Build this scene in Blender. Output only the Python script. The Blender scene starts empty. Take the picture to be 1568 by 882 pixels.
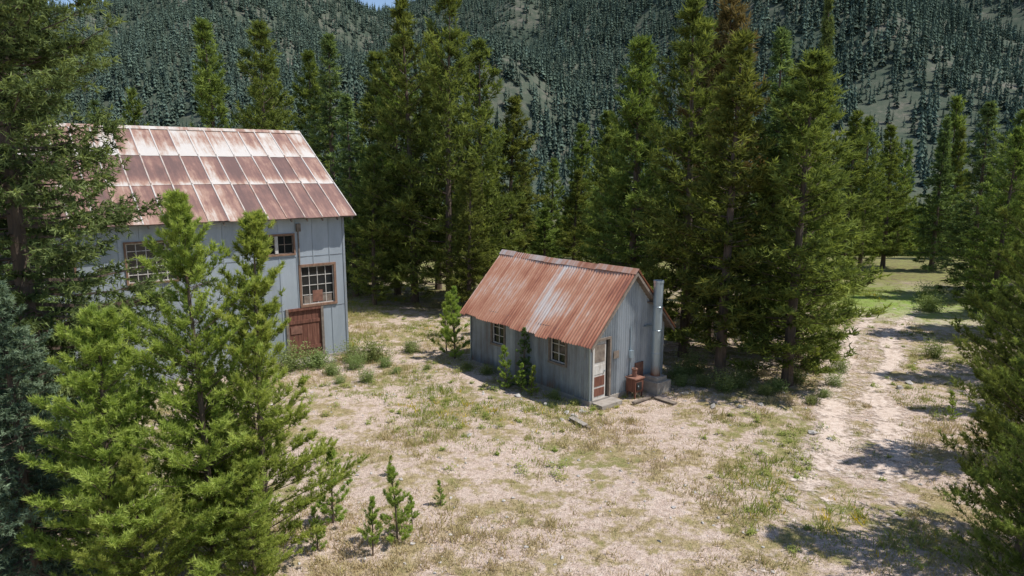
import bpy, math, numpy as np, random
from mathutils import Vector, Matrix
random.seed(3)
scene=bpy.context.scene
COL=scene.collection
H=7.5
# ---------------------------------------------------------------- helpers
def vnoise(x,y,s,seed=0):
    x=np.asarray(x,float)/s; y=np.asarray(y,float)/s
    xi=np.floor(x); yi=np.floor(y); fx=x-xi; fy=y-yi
    fx=fx*fx*(3-2*fx); fy=fy*fy*(3-2*fy)
    def h(a,b):
        v=np.sin(a*127.1+b*311.7+seed*74.7)*43758.5453
        return v-np.floor(v)
    return (h(xi,yi)*(1-fx)+h(xi+1,yi)*fx)*(1-fy)+(h(xi,yi+1)*(1-fx)+h(xi+1,yi+1)*fx)*fy
def sstep(a,b,x):
    t=np.clip((x-a)/(b-a),0,1); return t*t*(3-2*t)
def ground_h(x,y):
    x=np.asarray(x,float); y=np.asarray(y,float)
    z=0.05*np.sin(x*.9+1)*np.sin(y*.7)+.04*np.sin(x*.37+y*.5)
    z=z-15*sstep(50,150,y)
    ridge=262+75*sstep(50,600,x)-44*np.exp(-((x+175)/70)**2)-33*np.exp(-((x+600)/80)**2)
    u=np.clip((y-210)/(950-210),0,1)
    m=ridge*(u**1.08)
    q=x+.35*y
    sp=np.sin(q/62+1.2)*24+np.sin((x-.3*y)/41)*13+(vnoise(x,y,120,3)-.5)*54+(vnoise(x,y,45,4)-.5)*20
    # main draw cutting down across the slope
    sp=sp-34*np.exp(-((x+70-.42*(y-500))/42)**2)
    m=m+sp*sstep(230,420,y)*(1-.75*sstep(780,950,y))
    m=m-(np.clip(y-960,0,None))*.35
    return z+m
def new_mat(name):
    m=bpy.data.materials.new(name); m.use_nodes=True
    nt=m.node_tree; nt.nodes.clear()
    out=nt.nodes.new('ShaderNodeOutputMaterial')
    return m,nt,out
def N(nt,t,**k):
    n=nt.nodes.new(t)
    for a,b in k.items(): setattr(n,a,b)
    return n
def ramp(nt,stops,fac=None,interp='LINEAR'):
    r=N(nt,'ShaderNodeValToRGB'); cr=r.color_ramp; cr.interpolation=interp
    while len(cr.elements)<len(stops): cr.elements.new(.5)
    for e,(p,c) in zip(cr.elements,stops):
        e.position=p; e.color=(c[0],c[1],c[2],1)
    if fac is not None: nt.links.new(fac,r.inputs[0])
    return r
def math_(nt,op,a,b=None,c=None,clamp=False):
    n=N(nt,'ShaderNodeMath',operation=op,use_clamp=clamp)
    for i,v in enumerate((a,b,c)):
        if v is None: continue
        if isinstance(v,(int,float)): n.inputs[i].default_value=v
        else: nt.links.new(v,n.inputs[i])
    return n.outputs[0]
def noise(nt,vec,scale,detail=4,rough=.55):
    n=N(nt,'ShaderNodeTexNoise'); n.inputs['Scale'].default_value=scale
    n.inputs['Detail'].default_value=detail; n.inputs['Roughness'].default_value=rough
    if vec is not None: nt.links.new(vec,n.inputs['Vector'])
    return n.outputs['Fac']
def mapping(nt,vec,scale):
    m=N(nt,'ShaderNodeMapping'); m.inputs['Scale'].default_value=scale
    nt.links.new(vec,m.inputs['Vector']); return m.outputs[0]
def mixc(nt,f,a,b,mode='MIX'):
    m=N(nt,'ShaderNodeMix',data_type='RGBA',blend_type=mode)
    for i,v in ((0,f),(6,a),(7,b)):
        if isinstance(v,(int,float)): m.inputs[i].default_value=v
        elif isinstance(v,tuple): m.inputs[i].default_value=(*v,1)
        else: nt.links.new(v,m.inputs[i])
    return m.outputs[2]
# ---------------------------------------------------------------- materials
def foliage_mat(name,dark,mid,light,hue=.25,trans=.3,far=False):
    m,nt,out=new_mat(name)
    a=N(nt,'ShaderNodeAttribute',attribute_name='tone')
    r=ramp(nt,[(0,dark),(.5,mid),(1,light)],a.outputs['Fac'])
    oi=N(nt,'ShaderNodeObjectInfo')
    hs=N(nt,'ShaderNodeHueSaturation')
    nt.links.new(r.outputs[0],hs.inputs['Color'])
    v=math_(nt,'MULTIPLY_ADD',oi.outputs['Random'],hue*2,1-hue)
    nt.links.new(v,hs.inputs['Value'])
    h=math_(nt,'MULTIPLY_ADD',oi.outputs['Random'],.035,.487)
    nt.links.new(h,hs.inputs['Hue'])
    d=N(nt,'ShaderNodeBsdfDiffuse')
    nt.links.new(hs.outputs[0],d.inputs[0])
    t=N(nt,'ShaderNodeBsdfTranslucent')
    c2=mixc(nt,1.0,hs.outputs[0],(1.0,1.0,.6),'MULTIPLY'); nt.links.new(c2,t.inputs[0])
    mx=N(nt,'ShaderNodeMixShader'); mx.inputs[0].default_value=trans
    nt.links.new(d.outputs[0],mx.inputs[1]); nt.links.new(t.outputs[0],mx.inputs[2])
    nt.links.new((d if far else mx).outputs[0],out.inputs[0]); return m
def simple_mat(name,stops,scale=(1,1,1),nscale=4,rough=.7,metal=0,bump=0,attr=None):
    m,nt,out=new_mat(name)
    g=N(nt,'ShaderNodeNewGeometry')
    v=mapping(nt,g.outputs['Position'],scale)
    f=noise(nt,v,nscale,6)
    f=math_(nt,'MULTIPLY_ADD',f,1.9,-.45,clamp=True)
    r=ramp(nt,stops,f)
    b=N(nt,'ShaderNodeBsdfPrincipled'); b.inputs['Roughness'].default_value=rough; b.inputs['Metallic'].default_value=metal
    nt.links.new(r.outputs[0],b.inputs['Base Color'])
    if bump:
        bp=N(nt,'ShaderNodeBump'); bp.inputs['Strength'].default_value=bump; bp.inputs['Distance'].default_value=.03
        nt.links.new(f,bp.inputs['Height']); nt.links.new(bp.outputs[0],b.inputs['Normal'])
    nt.links.new(b.outputs[0],out.inputs[0]); return m
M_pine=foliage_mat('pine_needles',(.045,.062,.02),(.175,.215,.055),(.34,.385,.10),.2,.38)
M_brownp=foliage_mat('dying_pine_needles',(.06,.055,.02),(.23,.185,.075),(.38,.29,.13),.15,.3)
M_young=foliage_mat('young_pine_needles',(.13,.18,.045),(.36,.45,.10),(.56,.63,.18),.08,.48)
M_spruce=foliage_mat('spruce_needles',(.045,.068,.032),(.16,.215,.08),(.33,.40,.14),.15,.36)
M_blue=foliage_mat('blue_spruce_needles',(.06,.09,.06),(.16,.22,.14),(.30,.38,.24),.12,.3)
M_far=foliage_mat('far_forest_hazed_foliage',(.055,.08,.068),(.085,.122,.092),(.135,.175,.125),.35,.2,True)  # distance haze put into the base colours: bluish tints, lifted darks
M_weed=foliage_mat('weed_leaves',(.1,.14,.05),(.22,.27,.09),(.36,.4,.17),.1,.3)
M_bark=simple_mat('bark',[(0,(.06,.045,.035)),(1,(.2,.14,.10))],(1,1,.2),14,.9,bump=.5)
M_con=simple_mat('concrete',[(0,(.24,.21,.18)),(1,(.42,.38,.33))],(1,1,1),5,.9,bump=.2)
M_white=simple_mat('old_white_paint',[(0,(.30,.26,.21)),(.4,(.54,.51,.46)),(1,(.68,.66,.62))],(1,1,.4),9,.7)
M_brownwood=simple_mat('brown_window_wood',[(0,(.14,.08,.05)),(1,(.34,.2,.13))],(1,1,.3),8,.8)
M_door=simple_mat('weathered_red_door_wood',[(0,(.07,.03,.02)),(.5,(.17,.065,.04)),(1,(.28,.13,.085))],(6,6,.6),3,.8)
M_rustpl=simple_mat('rusty_panel',[(0,(.12,.055,.04)),(1,(.33,.16,.105))],(1,1,1),7,.8)
M_wood=simple_mat('old_wood',[(0,(.12,.09,.07)),(1,(.3,.25,.2))],(1,1,1),6,.85)
M_dark=simple_mat('dark_interior',[(0,(.012,.011,.01)),(1,(.03,.027,.024))],(1,1,1),3,.9)
M_stone=simple_mat('pale_stone',[(0,(.28,.25,.22)),(1,(.6,.57,.53))],(1,1,1),9,.9,bump=.4)
m,nt,out=new_mat('window_glass'); M_glass=m
b=N(nt,'ShaderNodeBsdfPrincipled'); b.inputs['Base Color'].default_value=(.015,.018,.02,1); b.inputs['Roughness'].default_value=.08
nt.links.new(b.outputs[0],out.inputs[0])
def metal_sheet(name,stops,sx,sz,amt_noise,base=0.0,rough=.55,metal=.25,groundrust=0,fine=14,fa=.4):
    m,nt,out=new_mat(name)
    a=N(nt,'ShaderNodeAttribute',attribute_name='uvm'); t=N(nt,'ShaderNodeAttribute',attribute_name='tone')
    v1=mapping(nt,a.outputs['Vector'],(sx,sz,1)); f1=noise(nt,v1,1,6,.6)
    v2=mapping(nt,a.outputs['Vector'],(.9,.7,1)); f2=noise(nt,v2,1,4,.6)
    v3=mapping(nt,a.outputs['Vector'],(fine,fine*.2,1)); f3=noise(nt,v3,1,4,.7)
    s=math_(nt,'MULTIPLY_ADD',f1,amt_noise,math_(nt,'MULTIPLY_ADD',f2,amt_noise*.9,-amt_noise*.95+base-fa*.5))
    s=math_(nt,'MULTIPLY_ADD',f3,fa,s)
    s=math_(nt,'ADD',s,t.outputs['Fac'],clamp=True)
    if groundrust:
        sp=N(nt,'ShaderNodeSeparateXYZ'); nt.links.new(a.outputs['Vector'],sp.inputs[0])
        gr=math_(nt,'MULTIPLY_ADD',sp.outputs[1],-1.6,.75,clamp=True)
        s=math_(nt,'ADD',s,math_(nt,'MULTIPLY',gr,groundrust),clamp=True)
    r=ramp(nt,stops,s)
    b=N(nt,'ShaderNodeBsdfPrincipled'); b.inputs['Metallic'].default_value=metal
    nt.links.new(math_(nt,'MULTIPLY_ADD',s,.3,rough-.1),b.inputs['Roughness'])
    nt.links.new(r.outputs[0],b.inputs['Base Color'])
    bp=N(nt,'ShaderNodeBump'); bp.inputs['Strength'].default_value=.3; bp.inputs['Distance'].default_value=.01
    nt.links.new(f3,bp.inputs['Height']); nt.links.new(bp.outputs[0],b.inputs['Normal'])
    nt.links.new(b.outputs[0],out.inputs[0]); return m
M_roofB=metal_sheet('rusted_sheet_roof',[(0,(.66,.61,.55)),(.2,(.54,.45,.38)),(.4,(.38,.235,.175)),(.64,(.235,.13,.105)),(1,(.15,.09,.08))],5.0,.5,1.2,.44,fa=.55)
M_roofC=metal_sheet('rusted_corrugated_roof',[(0,(.72,.65,.60)),(.22,(.66,.50,.42)),(.45,(.58,.30,.19)),(.75,(.42,.17,.10)),(1,(.25,.1,.07))],7.0,.22,1.35,.38,fine=22,fa=.5)
M_wallB=metal_sheet('grey_sheet_wall',[(0,(.42,.47,.51)),(.5,(.33,.375,.41)),(.8,(.25,.265,.275)),(1,(.24,.17,.13))],3.0,.5,.9,.25,.5,.15,.3)
M_wallC=metal_sheet('grey_corrugated_wall',[(0,(.42,.465,.50)),(.45,(.27,.305,.33)),(.75,(.19,.195,.2)),(1,(.24,.15,.10))],5.0,.4,1.1,.36,.5,.2,.45,fine=18)
M_pipe=metal_sheet('galvanised_pipe',[(0,(.40,.48,.53)),(.6,(.30,.36,.40)),(.9,(.3,.24,.2)),(1,(.28,.12,.07))],3,3,.3,.1,.4,.5)
def ground_material():
    m,nt,out=new_mat('ground_soil')
    g=N(nt,'ShaderNodeNewGeometry'); P=g.outputs['Position']
    sp=N(nt,'ShaderNodeSeparateXYZ'); nt.links.new(P,sp.inputs[0])
    n1=noise(nt,P,.33,6,.65); n2=noise(nt,P,1.6,6,.72); n3=noise(nt,P,7,5,.75); n4=noise(nt,P,38,3,.6); n5=noise(nt,P,.17,4,.6)
    dirt=ramp(nt,[(.3,(.40,.30,.235)),(.5,(.58,.46,.38)),(.7,(.72,.61,.52))],n3).outputs[0]
    speck=ramp(nt,[(.33,(.4,.38,.35)),(.48,(1,1,1)),(.66,(1.12,1.1,1.08))],n4).outputs[0]
    dirt=mixc(nt,1.0,dirt,speck,'MULTIPLY')
    dry=ramp(nt,[(.3,(.22,.175,.08)),(.55,(.40,.32,.17)),(.75,(.52,.42,.26))],n3).outputs[0]
    dry=mixc(nt,.9,dry,speck,'MULTIPLY')
    green=ramp(nt,[(.3,(.13,.145,.045)),(.7,(.30,.31,.10))],n4).outputs[0]
    s=math_(nt,'ADD',math_(nt,'MULTIPLY',n1,.5),math_(nt,'MULTIPLY',n2,.65))
    f=ramp(nt,[(.55,(0,0,0)),(.62,(.95,.95,.95))],s).outputs[0]
    c=mixc(nt,f,dirt,dry)
    s2=math_(nt,'ADD',math_(nt,'MULTIPLY',n5,.55),math_(nt,'MULTIPLY',n2,.65))
    f2=ramp(nt,[(.63,(0,0,0)),(.72,(.7,.7,.7))],s2).outputs[0]
    c=mixc(nt,f2,c,green)
    vm=N(nt,'ShaderNodeVectorMath',operation='DISTANCE'); nt.links.new(P,vm.inputs[0]); vm.inputs[1].default_value=(21.5,38,0)
    gl=math_(nt,'MULTIPLY_ADD',vm.outputs['Value'],-.18,1.35,clamp=True)
    gl=math_(nt,'MULTIPLY',gl,math_(nt,'MULTIPLY_ADD',n2,2.,-.2,clamp=True))
    ff=math_(nt,'MULTIPLY_ADD',sp.outputs[1],.09,-3.1)
    ff=math_(nt,'ADD',ff,math_(nt,'MULTIPLY_ADD',n1,2,-1),clamp=True)
    fl=ramp(nt,[(.35,(.17,.13,.08)),(.6,(.26,.27,.09))],n2).outputs[0]
    c=mixc(nt,ff,c,fl)
    c=mixc(nt,gl,c,(.24,.34,.07))
    mf=math_(nt,'MULTIPLY_ADD',sp.outputs[1],.01,-1.6,clamp=True)
    r1=noise(nt,P,.02,5,.65); r2=noise(nt,P,.15,6,.8)
    rock=ramp(nt,[(.4,(.055,.078,.055)),(.52,(.09,.105,.075)),(.6,(.16,.15,.12)),(.7,(.30,.265,.235))],math_(nt,'ADD',math_(nt,'MULTIPLY',r1,.45),math_(nt,'MULTIPLY',r2,.55))).outputs[0]
    c=mixc(nt,mf,c,rock)
    b=N(nt,'ShaderNodeBsdfPrincipled'); b.inputs['Roughness'].default_value=.95; b.inputs['Specular IOR Level'].default_value=.1
    nt.links.new(c,b.inputs['Base Color'])
    bp=N(nt,'ShaderNodeBump'); bp.inputs['Strength'].default_value=.8; bp.inputs['Distance'].default_value=.09
    nt.links.new(math_(nt,'ADD',n3,math_(nt,'MULTIPLY',n4,.5)),bp.inputs['Height']); nt.links.new(bp.outputs[0],b.inputs['Normal'])
    nt.links.new(b.outputs[0],out.inputs[0]); return m
M_ground=ground_material()
def road_material():
    m,nt,out=new_mat('dirt_track')
    g=N(nt,'ShaderNodeNewGeometry'); P=g.outputs['Position']
    a=N(nt,'ShaderNodeAttribute',attribute_name='tone')
    n3=noise(nt,P,6,5,.7); n4=noise(nt,P,40,3,.6); n2=noise(nt,P,1.2,5,.7)
    c=ramp(nt,[(.3,(.46,.36,.29)),(.5,(.60,.49,.41)),(.7,(.72,.62,.54))],n3).outputs[0]
    speck=ramp(nt,[(.35,(.6,.6,.6)),(.5,(1,1,1))],n4).outputs[0]
    c=mixc(nt,1.0,c,speck,'MULTIPLY')
    b=N(nt,'ShaderNodeBsdfDiffuse')
    nt.links.new(c,b.inputs[0])
    s=math_(nt,'ADD',a.outputs['Fac'],math_(nt,'ADD',math_(nt,'MULTIPLY_ADD',n2,2.2,-1.1),math_(nt,'MULTIPLY_ADD',n3,1.6,-.8)))
    f=ramp(nt,[(.35,(0,0,0)),(.85,(1,1,1))],s).outputs[0]
    tr=N(nt,'ShaderNodeBsdfTransparent'); mx=N(nt,'ShaderNodeMixShader')
    nt.links.new(f,mx.inputs[0]); nt.links.new(tr.outputs[0],mx.inputs[1]); nt.links.new(b.outputs[0],mx.inputs[2])
    nt.links.new(mx.outputs[0],out.inputs[0]); return m
M_road=road_material()
# ---------------------------------------------------------------- mesh utils
def mesh_np(name,V,F,mats,mi=None,tone=None,uvm=None,k=3,smooth=False):
    V=np.asarray(V,np.float32); F=np.asarray(F,np.int32)
    me=bpy.data.meshes.new(name)
    me.vertices.add(len(V)); me.vertices.foreach_set('co',V.ravel())
    nf=len(F); me.loops.add(nf*k); me.loops.foreach_set('vertex_index',F.ravel())
    me.polygons.add(nf); me.polygons.foreach_set('loop_start',np.arange(nf,dtype=np.int32)*k)
    try: me.polygons.foreach_set('loop_total',np.full(nf,k,np.int32))
    except Exception: pass
    for mm in mats: me.materials.append(mm)
    if mi is not None: me.polygons.foreach_set('material_index',np.asarray(mi,np.int32))
    me.polygons.foreach_set('use_smooth',np.full(nf,smooth,bool))
    if tone is not None:
        a=me.attributes.new('tone','FLOAT','POINT'); a.data.foreach_set('value',np.asarray(tone,np.float32))
    if uvm is not None:
        a=me.attributes.new('uvm','FLOAT_VECTOR','POINT'); a.data.foreach_set('vector',np.asarray(uvm,np.float32).ravel())
    me.update(); me.validate()
    return me
def obj(name,me,loc=(0,0,0),parent=None,rotz=0,scale=1):
    o=bpy.data.objects.new(name,me); COL.objects.link(o)
    o.location=loc; o.rotation_euler=(0,0,rotz); o.scale=(scale,)*3 if not isinstance(scale,tuple) else scale
    if parent is not None:
        o.parent=parent; o.matrix_parent_inverse=Matrix.Translation(-parent.location)
    return o
class MB:
    """mesh builder in a wall frame: s along, d outward, z up"""
    def __init__(s,o,u,n): s.o=np.array(o,float); s.u=np.array(u,float); s.n=np.array(n,float); s.V=[];s.F=[];s.M=[];s.T=[];s.U=[];s.mats=[]
    def m(s,mat):
        if mat not in s.mats: s.mats.append(mat)
        return s.mats.index(mat)
    def p(s,a,d,z,tone=0.,uv=None):
        s.V.append(s.o+s.u*a+s.n*d+np.array((0,0,z))); s.T.append(tone); s.U.append(uv or (a,z,d*3)); return len(s.V)-1
    def q(s,idx,mat): s.F.append(tuple(idx)); s.M.append(s.m(mat))
    def box(s,a0,a1,d0,d1,z0,z1,mat,tone=0.):
        i=[s.p(a,d,z,tone) for z in(z0,z1) for d in(d0,d1) for a in(a0,a1)]
        for f in((0,1,3,2),(4,6,7,5),(0,4,5,1),(2,3,7,6),(0,2,6,4),(1,5,7,3)): s.q([i[j] for j in f],mat)
    def wall(s,a0,a1,z0,ztop,mat,openings=(),pitch=.11,amp=.02,step=.0275,d=0.,z_mid=None,panel=.0,tonef=None):
        xs=list(np.arange(a0,a1,step))+[a1]
        for o in openings: xs+= [o[0],o[1]]
        xs=sorted(set(round(x,4) for x in xs))
        zs=[z0]
        for o in openings: zs+=[o[2],o[3]]
        zm=z_mid
        zs.append(zm); zs=sorted(set(round(max(z,z0),4) for z in zs))
        idx={}
        def dd(x): return d+amp*math.sin(2*math.pi*x/pitch) if amp else d
        def tn(x): return tonef(x) if tonef else 0.
        for i,x in enumerate(xs):
            for j,z in enumerate(zs): idx[i,j]=s.p(x,dd(x),z,tn(x))
            idx[i,len(zs)]=s.p(x,dd(x),max(ztop(x),zm+.001),tn(x))
        for i in range(len(xs)-1):
            cx=(xs[i]+xs[i+1])/2
            for j in range(len(zs)):
                if j<len(zs)-1:
                    cz=(zs[j]+zs[j+1])/2
                    if any(o[0]<cx<o[1] and o[2]<cz<o[3] for o in openings): continue
                s.q((idx[i,j],idx[i+1,j],idx[i+1,j+1],idx[i,j+1]),mat)
    def window(s,a0,a1,z0,z1,nx,nz,fm,sm,fw=.07,mw=.025,depth=.07):
        s.box(a0-fw,a1+fw,-depth,.045,z1,z1+fw,fm); s.box(a0-fw,a1+fw,-depth,.06,z0-fw,z0,fm)
        s.box(a0-fw,a0,-depth,.04,z0,z1,fm); s.box(a1,a1+fw,-depth,.04,z0,z1,fm)
        s.box(a0,a1,-depth-.01,-depth+.002,z0,z1,M_glass)
        sw=.035
        s.box(a0,a1,-depth+.004,-depth+.04,z1-sw,z1,sm); s.box(a0,a1,-depth+.004,-depth+.04,z0,z0+sw,sm)
        s.box(a0,a0+sw,-depth+.004,-depth+.038,z0+sw,z1-sw,sm); s.box(a1-sw,a1,-depth+.004,-depth+.038,z0+sw,z1-sw,sm)
        for i in range(1,nx):
            x=a0+(a1-a0)*i/nx; s.box(x-mw/2,x+mw/2,-depth+.006,-depth+.03,z0+sw,z1-sw,sm)
        for j in range(1,nz):
            z=z0+(z1-z0)*j/nz; s.box(a0+sw,a1-sw,-depth+.005,-depth+.026,z-mw/2,z+mw/2,sm)
    def make(s,name,parent,smooth=False):
        me=bpy.data.meshes.new(name); me.from_pydata([tuple(v) for v in s.V],[],s.F)
        for mm in s.mats: me.materials.append(mm)
        me.polygons.foreach_set('material_index',s.M)
        a=me.attributes.new('tone','FLOAT','POINT'); a.data.foreach_set('value',np.array(s.T,np.float32))
        a=me.attributes.new('uvm','FLOAT_VECTOR','POINT'); a.data.foreach_set('vector',np.array(s.U,np.float32).ravel())
        me.update()
        return obj(name,me,parent=parent)
def empty(name,loc):
    e=bpy.data.objects.new(name,None); COL.objects.link(e); e.location=loc; e.empty_display_size=.5; return e
# ---------------------------------------------------------------- ground
def axis(lo,hi,f0,f1,step,g=1.09):
    c=list(np.arange(f0,f1+.001,step)); s=step; x=c[-1]
    while x<hi: s=min(s*g,14); x+=s; c.append(x)
    s=step; x=c[0]; L=[]
    while x>lo: s=min(s*g,14) if x>-1200 else s*1.2; x-=s; L.append(x)
    return np.array(L[::-1]+c)
xs=axis(-1900,1900,-26,30,.5); ys=axis(-500,1700,4,46,.5)
X,Y=np.meshgrid(xs,ys); Z=ground_h(X,Y)
nx=len(xs); ny=len(ys)
V=np.stack([X,Y,Z],-1).reshape(-1,3)
i=np.arange(nx-1); j=np.arange(ny-1); I,J=np.meshgrid(i,j); b0=(J*nx+I).ravel()
F=np.stack([b0,b0+1,b0+nx+1,b0+nx],-1)
obj('ground',mesh_np('ground',V,F,[M_ground],k=4,smooth=True))
# ---------------------------------------------------------------- dirt road
ctrl=np.array([(-1.0,7),(3.2,9.5),(6.4,12.6),(8.9,16.3),(11.0,20.9),(14.6,27.2),(19.6,34.6),(27,42),(38,50)],float)
def cr(ctrl,n=24):
    P=[]; c=np.vstack([2*ctrl[0]-ctrl[1],ctrl,2*ctrl[-1]-ctrl[-2]])
    for k in range(1,len(c)-2):
        for t in np.linspace(0,1,n,endpoint=False):
            p0,p1,p2,p3=c[k-1:k+3]
            P.append(.5*((2*p1)+(-p0+p2)*t+(2*p0-5*p1+4*p2-p3)*t*t+(-p0+3*p1-3*p2+p3)*t**3))
    return np.array(P)
R=cr(ctrl); T=np.gradient(R,axis=0); T/=np.linalg.norm(T,axis=1)[:,None]; NN=np.stack([T[:,1],-T[:,0]],-1)
cs=np.linspace(-2.3,2.3,28)
PX=R[:,None,0]+NN[:,None,0]*cs; PY=R[:,None,1]+NN[:,None,1]*cs
PZ=ground_h(PX,PY)+.022
wid=.46+.3*(1-sstep(16,24,PY))
wob=.18*np.sin(PY*.9)+.12*np.sin(PY*2.1)
ctr=.5*np.exp(-(cs[None,:]/1.5)**2)
mask=np.maximum(np.exp(-((np.abs(cs[None,:]+wob)-.75)/wid)**2),ctr)
fade=(.2+.8*sstep(12,19,PY))*(1-.8*sstep(31,37,PY))
mask=mask*fade; mask[:,:2]=-1; mask[:,-2:]=-1
nn=len(cs); b0=(np.arange(len(R)-1)[:,None]*nn+np.arange(nn-1)).ravel()
obj('dirt_road',mesh_np('dirt_road',np.stack([PX,PY,PZ],-1).reshape(-1,3),np.stack([b0,b0+1,b0+nn+1,b0+nn],-1),[M_road],k=4,tone=mask.ravel(),smooth=True))
def road_dist(x,y):
    d=np.full(np.shape(x),1e9)
    for p in R[::3]: d=np.minimum(d,np.hypot(x-p[0],y-p[1]))
    return d
# ---------------------------------------------------------------- cabin
c0=np.array((2.49,20.9,0)); u=np.array((-.639,.769,0)); g=np.array((.769,.639,0)); nl=-g; ng=-u
CL=6.37; CW=3.65; CE=2.27; CR=4.2; h0=.12
sl=(CR-CE)/(CW/2)
cab=empty('corrugated_metal_cabin',(2.5,23.5,0))
rr=random.Random(5)
pan=[rr.uniform(-.15,.3) for _ in range(60)]
tf=lambda x:pan[int(x/.62)%60]
mb=MB(c0,u,nl)
ops=[(1.13,1.87,1.08,2.0),(4.34,5.04,1.08,2.0)]
mb.wall(0,CL,h0,lambda x:CE,M_wallC,ops,z_mid=CE-.02,tonef=tf)
mb.make('wall_front',cab)
mb=MB(c0,u,nl)
for o in ops: mb.window(o[0],o[1],o[2],o[3],2,3,M_wood,M_white)
mb.make('windows',cab)
mb=MB(c0,g,ng)
door=(.14,.86,h0,2.06)
mb.wall(0,CW,h0,lambda x:CE+sl*min(x,CW-x)-.03,M_wallC,[door],z_mid=CE-.02,tonef=lambda x:pan[int(x/.62+9)%60]-.15)  # tone offset paints the sunlit gable paler than the shaded front wall
mb.make('wall_gable',cab)
mb=MB(c0,g,ng)
mb.box(.07,.14,-.08,.04,h0,2.13,M_white); mb.box(.86,.93,-.08,.04,h0,2.13,M_wood); mb.box(.14,.86,-.08,.04,2.06,2.13,M_wood)
mb.box(.14,.74,-.07,-.03,h0,2.06,M_white)
mb.box(.20,.68,-.03,-.018,1.35,1.92,M_wood); mb.box(.20,.68,-.03,-.016,.95,1.25,M_white)
mb.box(.20,.68,-.03,-.016,.55,.87,M_door); mb.box(.20,.68,-.03,-.016,.22,.48,M_door)
mb.box(.74,.86,-.5,-.1,h0,2.06,M_dark)
mb.box(.64,.67,-.03,.02,1.0,1.05,M_pipe)
mb.box(0.05,1.0,.05,.5,-.05,.08,M_con)
mb.make('door',cab)
mb=MB(c0+g*CW,u,g); mb.wall(0,CL,h0,lambda x:CE,M_wallC,[],z_mid=CE-.02,tonef=tf); mb.make('wall_back',cab)
mb=MB(c0+u*CL,g,u); mb.wall(0,CW,h0,lambda x:CE+sl*min(x,CW-x)-.03,M_wallC,[],z_mid=CE-.02,tonef=tf); mb.make('wall_rear_gable',cab)
mb=MB(c0,u,nl); mb.box(-.03,CL+.03,-CW-.03,.035,-.3,h0,M_con)
mb.box(-.02,.03,.022,.037,h0,CE,M_pipe); mb.box(CL-.03,CL+.02,.022,.037,h0,CE,M_pipe)
mb.make('foundation',cab)
def corr_roof(mb,length0,length1,W,ze,zr,sign,over,mat,pitch=.125,amp=.022,tone=None,rows=8,wob=.03):
    st=pitch/4; n=int((length1-length0)/st); prev=None
    slo=(zr-ze)/W
    for i in range(n+1):
        x=length0+i*st; colv=[]
        k=int((x-length0)/.66); ov=over+wob*math.sin(k*2.7)
        for j in range(rows+1):
            v=j/rows; hd=(W+ov)*(1-v)
            z=zr-slo*hd+amp*math.sin(2*math.pi*x/pitch)+.055
            dloc=(hd-W) if sign>0 else (-W-hd)
            sag=-.05*math.sin(math.pi*(x-length0)/(length1-length0))+.015*math.sin(x*2.1+v*3)
            L=math.hypot(W+ov,slo*(W+ov))*v
            colv.append(mb.p(x,dloc,z+sag,tone(x,v),(x,L,0)))
        if prev:
            for j in range(rows): mb.q((prev[j],colv[j],colv[j+1],prev[j+1]),mat)
        prev=colv
rt=[rr.choice([-.22,-.12,.0,.05,.1,.15,.2]) for _ in range(30)]
mb=MB(c0,u,nl)
corr_roof(mb,-.32,CL+.3,CW/2,CE,CR,1,.32,M_roofC,tone=lambda x,v:rt[int((x+.32)/.66)]+.10*math.cos(v*9)-.12*(v>.93)+(.15 if x<.9 else 0)+.1*(v<.3))
corr_roof(mb,-.32,CL+.3,CW/2,CE,CR,-1,.28,M_roofC,tone=lambda x,v:rt[int((x+.32)/.66)+9]+.15)
mb.make('roof',cab)
mb=MB(c0,u,nl)
def slab(mb,a0,a1,W,ze,zr,over,th,drop,mat,front=True):
    slo=(zr-ze)/W
    d_e=over if front else -2*W-over
    ztE=zr-slo*(W+over)-drop
    i=[]
    for a in(a0,a1):
        for (d,z) in((d_e,ztE),(-W,zr-drop),(-W,zr-drop-th),(d_e,ztE-th)): i.append(mb.p(a,d,z))
    for f in((0,1,5,4),(3,7,6,2),(0,4,7,3),(0,3,2,1),(4,5,6,7),(1,2,6,5)): mb.q([i[k] for k in f],mat)
slab(mb,-.26,CL+.24,CW/2,CE,CR,.24,.03,.04,M_wood); slab(mb,-.26,CL+.24,CW/2,CE,CR,.2,.03,.042,M_wood,False)
slab(mb,-.30,-.262,CW/2,CE,CR,.26,.11,.035,M_wood); slab(mb,-.30,-.262,CW/2,CE,CR,.22,.11,.036,M_wood,False)
mb.make('roof_boards',cab)
mb=MB(c0,u,nl)
for k in range(8):
    a=-.34+k*.88
    tn=rr.uniform(-.3,.25); z=CR+.085-.05*math.sin(math.pi*k/8)
    i=[mb.p(x,d,zz,tn,(x,d,3)) for x in(a,a+.89) for d,zz in((-CW/2+.16,z-.16*sl+.012*(k%2)),(-CW/2,z+.012*(k%2)),(-CW/2-.16,z-.16*sl+.012*(k%2)))]
    mb.q((i[0],i[1],i[4],i[3]),M_roofC); mb.q((i[1],i[2],i[5],i[4]),M_roofC)
mb.make('ridge_cap',cab)
def lathe(mb,cx,cd,prof,mat,n=20,tone=None):
    rings=[]
    for r,z in prof:
        rings.append([mb.p(cx+r*math.cos(t*2*math.pi/n),cd+r*math.sin(t*2*math.pi/n),z,tone(z) if tone else 0,(t*.06,z,0)) for t in range(n)])
    for a,b in zip(rings,rings[1:]):
        for t in range(n): mb.q((a[t],a[(t+1)%n],b[(t+1)%n],b[t]),mat)
    mb.F.append(tuple(rings[-1])); mb.M.append(mb.m(M_dark))
mb=MB(c0,g,ng)
cx,cd=2.74,.42
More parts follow.
